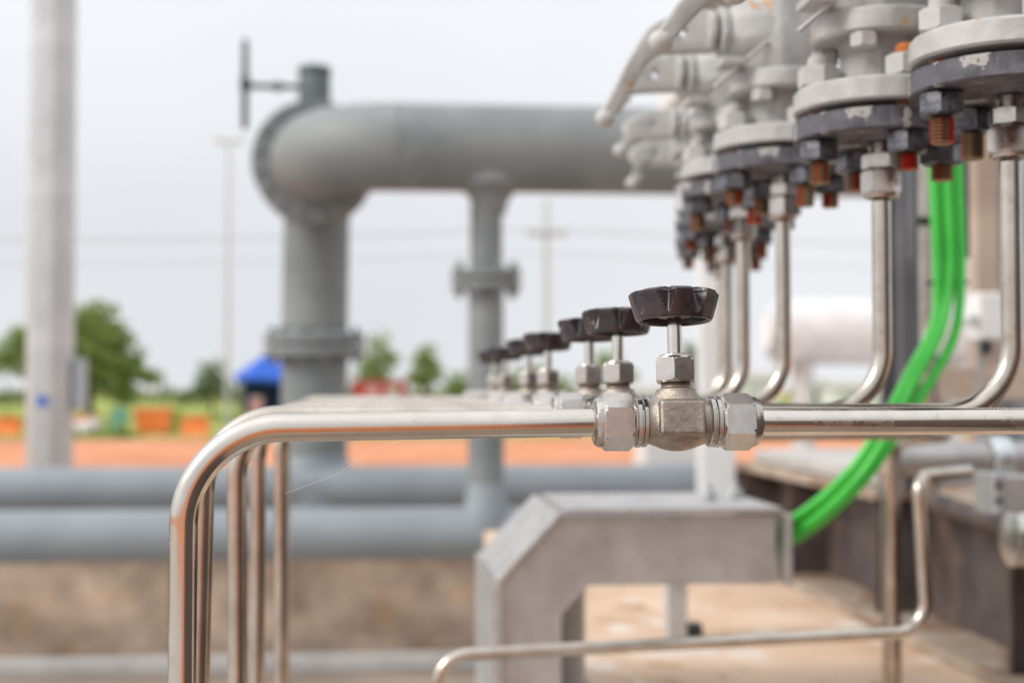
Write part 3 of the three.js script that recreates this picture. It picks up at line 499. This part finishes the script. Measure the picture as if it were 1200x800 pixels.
// green cables down a tray
{
  const t = thing('cable_tray', 'dark upright cable tray behind the green cables', 'cable tray', [0, 0, 0]);
  for (const x of [0.688, 0.757]) part('side_rail', box(0.006, 1.3, 0.03, x, 2.72, -1.80, 0.001), M.column, t);
  for (let i = 0; i < 9; i++) part('rung', box(0.062, 0.012, 0.006, 0.7225, 2.12 + i * 0.15, -1.812), M.column, t);
  const c = thing('cable_bundle', 'bundle of bright green cables sweeping down to the bracket', 'cable', [0, 0, 0]);
  const offs = [[-0.0170, 0], [-0.0015, 0.004], [0.0150, 0.0], [-0.009, -0.0125]];
  offs.forEach(([a, bz], i) => {
    const w = [0.002, -0.003, 0.004, -0.001, 0.005, -0.004, 0.001][i];
    const pts = [V(0.7215 + a, 3.2, -1.77 + bz), V(0.7215 + a, 2.5, -1.77 + bz), V(0.7205 + a, 2.2, -1.765 + bz), V(0.7195 + a * 0.95, 2.04, -1.755 + bz), V(0.706 + a * 0.75 + w, 1.975 - a * 0.35, -1.745 + bz), V(0.668 + a * 0.65 + w, 1.912 - a * 0.45, -1.735 + bz), V(0.626 + a * 0.5 - w * 0.6, 1.842 - a * 0.45 - w * 0.6, -1.73 + bz), V(0.583 + a * 0.42, 1.782 - a * 0.5 + w * 0.7, -1.735 + bz), V(0.52 + a * 0.3, 1.712 - a * 0.7 + w * 0.8, -1.80 + bz), V(0.44, 1.685 - a * 0.8 - w, -1.89 + bz), V(0.3, 1.672 - a * 0.6, -1.93 + bz)];
    part('cable', sweep(new THREE.CatmullRomCurve3(pts, false, 'centripetal').getPoints(70), 0.0068, 16), M.greenCable, c);
  });
  for (const [y, x] of [[2.035, 0.7195], [2.28, 0.7215]]) part('cable_tie', box(0.049, 0.0045, 0.03, x, y, -1.766, 0.001), M.blackPlastic, c);
}
// uprights, box and frame behind the green cables
{
  const c = thing('steel_column', 'dark grey steel column left of the green cables', 'column', [0.945, 0, -2.5]);
  part('web', box(0.012, 1.3, 0.1, 0, 2.375, 0), M.column, c);
  for (const z of [-0.052, 0.052]) part('flange', box(0.064, 1.3, 0.01, 0, 2.375, z, 0.001), M.column, c);
  part('base_plate', box(0.1, 0.014, 0.14, 0, 1.76, 0), M.column, c);
  solo('upright_tube', bar([0.862, 1.728, -2.2], [0.862, 3.0, -2.2], 0.0095, 20), M.satinTube, 'upright steel tube between the dark column and the green cables', 'tube');
  const bc = thing('beige_column', 'slim beige brown column right of the green cables', 'column', [1.305, 1.75, -3.0]);
  part('post', box(0.05, 1.4, 0.05, 0, 0.7, 0, 0.003), M.beige, bc);
  const gc = thing('blue_grey_column', 'pale blue grey column behind the rightmost steel tube', 'column', [1.40, 1.48, -3.05]);
  part('post', cyl(0.055, 0.055, 1.7, 28, 0, 0.85, 0), M.blueGrey, gc);
  const jb = thing('junction_box', 'small white junction box right of the green cables', 'box', [1.215, 2.045, -2.78]);
  part('housing', box(0.055, 0.095, 0.05, 0, 0, 0, 0.006), M.white, jb);
  part('lid', box(0.05, 0.088, 0.006, 0, 0, 0.0275, 0.002), M.white, jb);
  part('gland', cyl(0.012, 0.012, 0.03, 16, 0, -0.062, 0), M.blackPlastic, jb);
  part('mount', box(0.012, 0.36, 0.012, 0, -0.17, -0.03), M.galv, jb);
  part('sensor_knob', new THREE.SphereGeometry(0.016, 20, 14).translate(-0.045, -0.005, 0.02), M.white, jb);
  part('knob_arm', bar([-0.045, -0.005, 0.02], [0, -0.005, 0], 0.005, 10), M.galv, jb);
  const rl = thing('tan_rail', 'dull tan steel rail across behind the right steel tube', 'rail', [0, 0, 0]);
  part('rail', box(0.9, 0.07, 0.06, 1.55, 1.91, -2.92, 0.003), M.beige, rl);
  for (const x of [1.16, 1.9]) part('rail_leg', box(0.03, 0.14, 0.04, x, 1.81, -2.92), M.beige, rl);
}

// ---------------------------------------------------------------- white equipment and poles, middle distance
{
  const f = thing('white_gantry', 'white painted steel post pair standing behind the bracket', 'gantry', [0, 0, 0]);
  part('post', box(0.095, 3.1, 0.1, 1.392, 1.61, -6.0, 0.006), M.white, f);
  part('post', box(0.115, 3.1, 0.1, 1.51, 1.61, -6.3, 0.006), M.white, f);
  part('cross_piece', box(0.4, 0.1, 0.5, 1.45, 3.2, -6.15, 0.006), M.white, f);
  const w = thing('white_plinth', 'white block beyond the low pipes under the nearest valve', 'plinth', [2.29, 0, -11.4]);
  part('block', box(0.46, 1.56, 0.5, 0, 0.78, 0, 0.02), M.white, w);
  const t = thing('storage_tank', 'pale horizontal storage tank far behind the steel tubes', 'tank', [9.9, 3.12, -30]);
  part('shell', sweep([V(-1.7, 0, 0), V(-1.62, 0, 0), V(-1.45, 0, 0), V(3.3, 0, 0), V(3.45, 0, 0), V(3.5, 0, 0)], (s, l) => l < 0.02 ? 0.4 : l < 0.1 ? 0.56 : l > 5.15 ? 0.3 : 0.715, 48), M.white, t);
  for (const x of [-0.9, 2.4]) part('saddle', box(0.2, 2.6, 1.0, x, -1.8, 0, 0.02), M.concrete, t);
  // lamp column, octagonal
  const p = thing('lamp_column', 'thick pale octagonal metal pole at the far left', 'pole', [-2.74, 0, -12]);
  const pole = new THREE.CylinderGeometry(0.175, 0.195, 9, 8, 1).toNonIndexed(); pole.computeVertexNormals(); pole.rotateY(0.24); pole.translate(0, 4.5, 0);
  part('shaft', muv(pole), M.polePaint, p);
  part('sticker', box(0.075, 0.09, 0.004, -0.02, 1.80, 0.195), M.decalBlue, p);
  part('control_box', box(0.10, 0.42, 0.14, 0.235, 1.93, -0.02, 0.01), M.blueGrey, p);
  part('base_plate', box(0.6, 0.03, 0.6, 0, 0.075, 0), M.galv, p);
  const s = thing('street_lamp', 'slender grey lamp post far off behind the large elbow', 'street lamp', [-6.5, 0, -60]);
  part('post', cyl(0.10, 0.06, 12.2, 14, 0, 6.1, 0), M.polePaint, s);
  for (const x of [-0.35, 0.35]) part('lamp_head', box(0.5, 0.14, 0.3, x, 12.25, 0, 0.04), M.polePaint, s);
  const u = thing('utility_pole', 'faint concrete power pole with crossarm far behind the slim branch pipe', 'utility pole', [9.15, 0, -80]);
  part('pole', cyl(0.2, 0.13, 12.6, 14, 0, 6.3, 0), M.polePaint, u);
  part('crossarm', box(2.3, 0.16, 0.14, 0, 10.6, 0.15), M.galv, u);
  for (const x of [-1, -0.5, 0.5, 1]) part('insulator', lathe([[0, 0], [0.07, 0], [0.09, 0.08], [0.05, 0.16], [0.08, 0.22], [0, 0.3]], 12).translate(x, 10.68, 0.15), M.concrete, u);
  for (const [y, z] of [[10.9, -79.6], [10.95, -80.2], [9.6, -80]]) solo('power_line', sweep([...Array(41)].map((_, i) => V(-60 + i * 4, y - 0.9 * Math.sin(Math.PI * (((i * 4 - 69.15) % 60 + 60) % 60) / 60), z)), 0.014, 6), M.wire, y > 10.92 ? 'upper faint power line crossing the sky at the utility pole' : y > 10 ? 'middle faint power line crossing the sky at the utility pole' : 'lowest faint power line crossing the sky', 'power line', 'power lines');
}

// ---------------------------------------------------------------- far site: trees, tent, clutter
const leafQuad = (() => { const g = new THREE.BufferGeometry(); g.setAttribute('position', new THREE.Float32BufferAttribute([0, 0, 0, 0.5, 0.12, 0.28, 1, 0, 0, 0.5, 0.12, -0.28], 3)); g.setIndex([0, 1, 2, 0, 2, 3]); return g; })();
function crown(blobs, leaves, size) {
  const pos = [], idx = []; const m = new THREE.Matrix4(), q = new THREE.Quaternion(), e = new THREE.Euler(), v = V(), P = leafQuad.attributes.position;
  const tot = blobs.reduce((s, b) => s + b[3] ** 2, 0);
  for (const [x, y, z, r, sy = 0.8] of blobs) for (let i = 0, n = Math.round(leaves * r * r / tot); i < n; i++) {
    const d = V(rr(-1, 1), rr(-1, 1), rr(-1, 1)); if (d.length() > 1) { i--; continue; } d.setLength(Math.pow(d.length(), 0.45)).multiplyScalar(r * (0.8 + 0.35 * Math.sin(d.x * 5 + d.y * 7 + x * 3)));
    e.set(rr(0, 6.3), rr(0, 6.3), rr(0, 6.3)); q.setFromEuler(e); const s = size * rr(0.6, 1.3); m.compose(V(x + d.x, y + d.y * sy, z + d.z), q, V(s, s, s));
    const b = pos.length / 3; for (let k = 0; k < 4; k++) { v.fromBufferAttribute(P, k).applyMatrix4(m); pos.push(v.x, v.y, v.z); } idx.push(b, b + 1, b + 2, b, b + 2, b + 3);
  }
  const g = new THREE.BufferGeometry(); g.setAttribute('position', new THREE.Float32BufferAttribute(pos, 3)); g.setIndex(idx); g.computeVertexNormals(); return g;
}
function tree(pos, label, h, blobs, leaves, size, mat, tr = 0.16, name = 'broadleaf_tree') {
  const t = thing(name, label, 'tree', pos, 'trees across the field');
  const gs = [sweep([V(0, -0.05, 0), V(0.05, h * 0.25, 0), V(-0.04, h * 0.5, 0.02), V(0, h * 0.75, 0)], s => tr * (1.1 - 0.75 * s), 10)];
  for (const b of blobs) gs.push(sweep([V(0, h * 0.32, 0), V(b[0] * 0.45, (h * 0.35 + b[1]) / 2 + 0.2, b[2] * 0.4), V(b[0], b[1], b[2])], s => tr * 0.5 * (1.05 - 0.85 * s), 7));
  part('trunk', merge(...gs), M.bark, t);
  part('crown', crown(blobs, leaves, size), mat, t);
}
tree([-19.6, 0, -97], 'big leafy green tree behind the thick pale pole', 7.6, [[0.3, 6.6, 0, 1.5], [-1.2, 5.6, 0.5, 1.6], [1.6, 5.5, 0.3, 1.35], [0.6, 4.6, 0.8, 1.9], [2.2, 3.6, 0, 1.6], [3.9, 2.7, 0.2, 1.0, 0.5], [0.4, 3.0, -0.5, 1.8], [-2.8, 4.9, 0, 1.5], [-4.3, 5.2, 0, 1.2], [-5.4, 3.9, 0.3, 1.2], [-3.6, 3.6, 0, 1.5], [-1.5, 3.4, 0.6, 1.5], [2.0, 2.0, 0, 1.3], [-0.4, 5.6, -0.6, 1.7], [1.2, 3.4, 0.6, 1.7]], 13000, 0.38, M.leaf[1], 0.32);
tree([-12.4, 0, -104], 'small round tree left of the blue tent', 3.9, [[0, 2.9, 0, 1.1, 1], [0.5, 1.9, 0, 1.0], [-0.6, 1.8, 0, 0.9]], 1300, 0.3, M.leaf[2], 0.14);
tree([-0.4, 0, -112], 'slim pale tree behind the red kiosk', 6.6, [[0, 5.2, 0, 1.1, 1.1], [-0.7, 3.9, 0, 1.0], [0.8, 4.1, 0, 0.9], [0, 3.0, 0, 1.2], [-1.3, 3.0, 0, 0.8]], 1500, 0.32, M.leaf[1], 0.16);
tree([3.05, 0, -106], 'upright green tree right of the red kiosk', 5.2, [[0, 4.1, 0, 1.0, 1.1], [0.4, 3.0, 0, 1.0], [-0.5, 2.6, 0, 1.0]], 1700, 0.3, M.leaf[1], 0.15);
tree([5.3, 0, -103], 'low dense bush tree left of the slim branch pipe', 3.2, [[0, 2.3, 0, 0.85, 1], [0.4, 1.5, 0, 0.9], [-0.5, 1.4, 0, 0.8]], 1300, 0.28, M.leaf[1], 0.14);
tree([9.6, 0, -96], 'lime green shrub seen between the far valve knobs', 3.6, [[0, 2.4, 0, 1.3, 0.8], [1.1, 2.2, 0.2, 1.1, 0.8], [-1.0, 1.7, 0, 1.0], [2.2, 1.9, 0, 1.0], [0.3, 1.2, 0, 1.1]], 2400, 0.3, M.leaf[3], 0.12);
tree([15.5, 0, -98], 'green tree seen just left of the nearest valve stem', 4.8, [[0, 3.6, 0, 1.1, 1], [1.2, 2.8, 0, 1.0], [-1.1, 2.5, 0, 1.1], [0.2, 1.8, 0, 1.2]], 2000, 0.3, M.leaf[1], 0.15);
tree([20.8, 0, -94], 'green tree behind the nearest valve knob', 5.2, [[0, 4.0, 0, 1.1, 1], [1.0, 3.1, 0, 1.1], [-1.0, 2.8, 0, 1.1], [0.2, 1.9, 0, 1.2]], 2000, 0.3, M.leaf[2], 0.15);
tree([27.7, 0, -92], 'small green tree below the pale tank between steel tubes', 2.4, [[0, 1.7, 0, 0.7, 1.1], [0.3, 1.0, 0, 0.8]], 1300, 0.28, M.leaf[1], 0.12);
{ // far hedge line, reads as one mass
  const blobs = []; for (let i = 0; i < 150; i++) blobs.push([-150 + 2 * i + rr(-1, 1), rr(0.6, 1.3), rr(-4, 4), rr(1.1, 1.9), 0.7]);
  const h = setting('far_hedge', crown(blobs, 14000, 0.7).translate(0, 0, -160), M.leaf[2], 'stuff', 'dark low hedge line along the horizon'); h.userData.category = 'hedge';
  const tb = []; for (let i = 0; i < 260; i++) tb.push([rr(-70, 70), 0.15, -rr(55, 96), rr(0.25, 0.7), 0.5]);
  const w = setting('rough_grass', crown(tb, 9000, 0.3), M.leaf[3], 'stuff', 'tufts of lime green rough grass in the field'); w.userData.category = 'grass';
}
{
  const t = thing('canopy_tent', 'blue canopy tent beside the grey riser, far across the field', 'tent', [-8.6, 0, -100]);
  const roof = new THREE.ConeGeometry(2.35, 1.45, 4, 1, true).toNonIndexed(); roof.computeVertexNormals(); roof.rotateY(Math.PI / 4 + 0.35); roof.scale(1, 1, 0.9); roof.translate(0.3, 2.85, 0);
  t.scale.setScalar(1.22);
  part('roof', muv(roof), M.tarpBlue, t);
  part('valance', box(3.0, 0.35, 2.8, 0.3, 2.03, 0), M.tarpBlue, t);
  part('back_panel', box(2.7, 1.9, 0.05, 0.3, 0.95, -1.2), M.navy, t);
  for (const x of [-1.1, 1.7]) for (const z of [-1.2, 1.25]) part('pole', cyl(0.04, 0.04, 2.1, 8, x, 1.05, z), M.galv, t);
  const bx = thing('pink_crate', 'pink crate standing under the blue tent', 'crate', [-8.75, 0.02, -98.9]);
  part('crate_side', box(0.85, 1.25, 0.6, 0, 0.625, 0, 0.03), M.pink, bx); part('crate_lid', box(0.9, 0.08, 0.66, 0, 1.29, 0, 0.02), M.bag, bx);
  const k = thing('red_kiosk', 'low red kiosk with a pale sign right of the thick riser', 'kiosk', [-0.3, 0, -100]);
  part('wall', box(3.7, 2.3, 2, 0, 1.15, 0, 0.03), M.red, k);
  part('roof', box(4.0, 0.16, 2.3, 0, 2.38, 0, 0.03), M.red, k);
  part('sign_panel', box(0.95, 0.75, 0.05, -0.5, 1.75, 1.02, 0.01), M.pink, k);
  part('window', box(0.8, 0.6, 0.05, 0.9, 1.7, 1.02, 0.01), M.bag, k);
  const o = thing('orange_skip', 'orange site container in the grass near the left pole', 'container', [-9.25, 0.02, -58]);
  part('body', plate([[-0.62, 0.08], [-0.7, 1.0], [0.68, 1.0], [0.62, 0.08]], 1.0, 0.01), M.orange, o);
  part('rim', box(1.46, 0.08, 1.08, 0, 1.03, -0.5, 0.01), M.orange, o);
  for (const x of [-0.45, 0.45]) part('skid', box(0.1, 0.09, 1, x, 0.045, -0.5), M.blackIron, o);
  const a = thing('teal_board', 'leaning teal A-frame board left of the orange container', 'board', [-10.45, 0.02, -57.5]);
  for (const s of [-1, 1]) { const p = part('panel', box(0.62, 1.15, 0.04, 0, 0.57, 0, 0.01), M.teal, a); p.rotation.x = -s * 0.2; p.position.z = s * 0.22; }
  const bag = (x, z, s, label) => { const g = new THREE.SphereGeometry(0.5, 20, 14); const P = g.attributes.position; for (let i = 0; i < P.count; i++) { const y = P.getY(i), k = 1 + 0.12 * Math.sin(P.getX(i) * 9 + z) * Math.cos(P.getZ(i) * 8); P.setXYZ(i, P.getX(i) * k, Math.max(-0.3, y * 0.75), P.getZ(i) * k); } g.computeVertexNormals(); const b = thing('bulk_bag', label, 'bag', [x, 0.3 * s + 0.02, z], 'pale bulk bags in the field'); const m = part('bag', muv(g), M.bag, b); m.scale.setScalar(s); const n = part('tied_neck', lathe([[0.05, 0], [0.1, 0.03], [0.06, 0.1], [0.14, 0.18], [0, 0.16]], 12), M.bag, b); n.position.y = 0.33 * s; };
  bag(-11.6, -57.8, 1.0, 'larger pale bulk bag right of the thick pole'); bag(-12.3, -58.6, 0.8, 'smaller pale bulk bag tucked beside the thick pole');
  const barrier = (x, z, label) => { const b = thing('plastic_barrier', label, 'barrier', [x, 0.02, z], 'orange barriers in the field'); part('barrier_body', rotY(plate([[-0.3, 0], [-0.26, 0.12], [-0.12, 0.3], [-0.09, 0.75], [0.09, 0.75], [0.12, 0.3], [0.26, 0.12], [0.3, 0]], 1.1, 0.015), Math.PI / 2), M.orange, b); part('slot', box(0.3, 0.1, 0.2, -0.55, 0.06, 0), M.blackPlastic, b); };
  barrier(-11.9, -60.5, 'orange plastic barrier behind the pale bags'); barrier(-7.0, -58, 'orange plastic barrier right of the orange container'); barrier(-14.6, -59, 'orange plastic barrier left of the thick pole');
  // pale sheds far right
  const shed = (x, z, w, h, d, label) => { const s = thing('shed', label, 'building', [x, 0, z], 'pale sheds on the horizon'); part('wall', box(w, h, d, 0, h / 2, 0), M.white, s); part('roof', rotY(plate([[-d / 2 - 0.2, h], [0, h + 0.6], [d / 2 + 0.2, h]], w + 0.4, 0.01), Math.PI / 2).translate(-(w + 0.4) / 2 + w + 0.4, 0, 0), M.concrete, s); for (let i = 0; i < Math.floor(w / 2.2); i++) part('window', box(0.9, 0.8, 0.06, -w / 2 + 1.1 + i * 2.2, h * 0.55, d / 2 + 0.01), M.blueGrey, s); };
  shed(16.8, -92, 5.2, 1.7, 4, 'pale shed on the horizon left of the nearest valve'); shed(31, -90, 5, 2.0, 4, 'pale shed on the horizon below the tank, at right'); shed(25, -95, 2.4, 2.6, 4, 'narrow pale shed behind the steel risers'); shed(36.5, -88, 4.5, 1.6, 4, 'pale shed on the horizon near the green cables');
}
// enclosure standing behind the camera to the right, mirrored in the dark side of every upright tube
{
  const e = thing('equipment_enclosure', 'dark brown steel equipment enclosure outside the frame at right', 'enclosure', [2.05, 0.06, 2.2]);
  part('housing', box(1.5, 2.3, 5.0, 0, 1.27, 0, 0.01), M.beamSteel, e);
  part('base', box(1.6, 0.12, 5.1, 0, 0.06, 0), M.column, e);
  for (let i = 0; i < 4; i++) { const d = part('door', box(0.03, 2.0, 1.15, -0.766, 1.28, -1.8 + i * 1.2, 0.005), M.beamSteel, e); part('handle', box(0.03, 0.16, 0.03, -0.03, 1.2, -1.35 + i * 1.2, 0.005).translate(-0.766, 0, 0), M.galv, d); }
}
// a strand of spider silk inside the front bend
solo('spider_thread', sweep([V(-0.045, 1.852, -0.66), V(-0.022, 1.860, -0.665), V(-0.006, 1.871, -0.668), V(0.012, 1.877, -0.67)].map(p => p), 0.00006, 5), M.thread, 'fine strand of spider silk below the front tube bend', 'thread');

renderer.render(scene, camera);
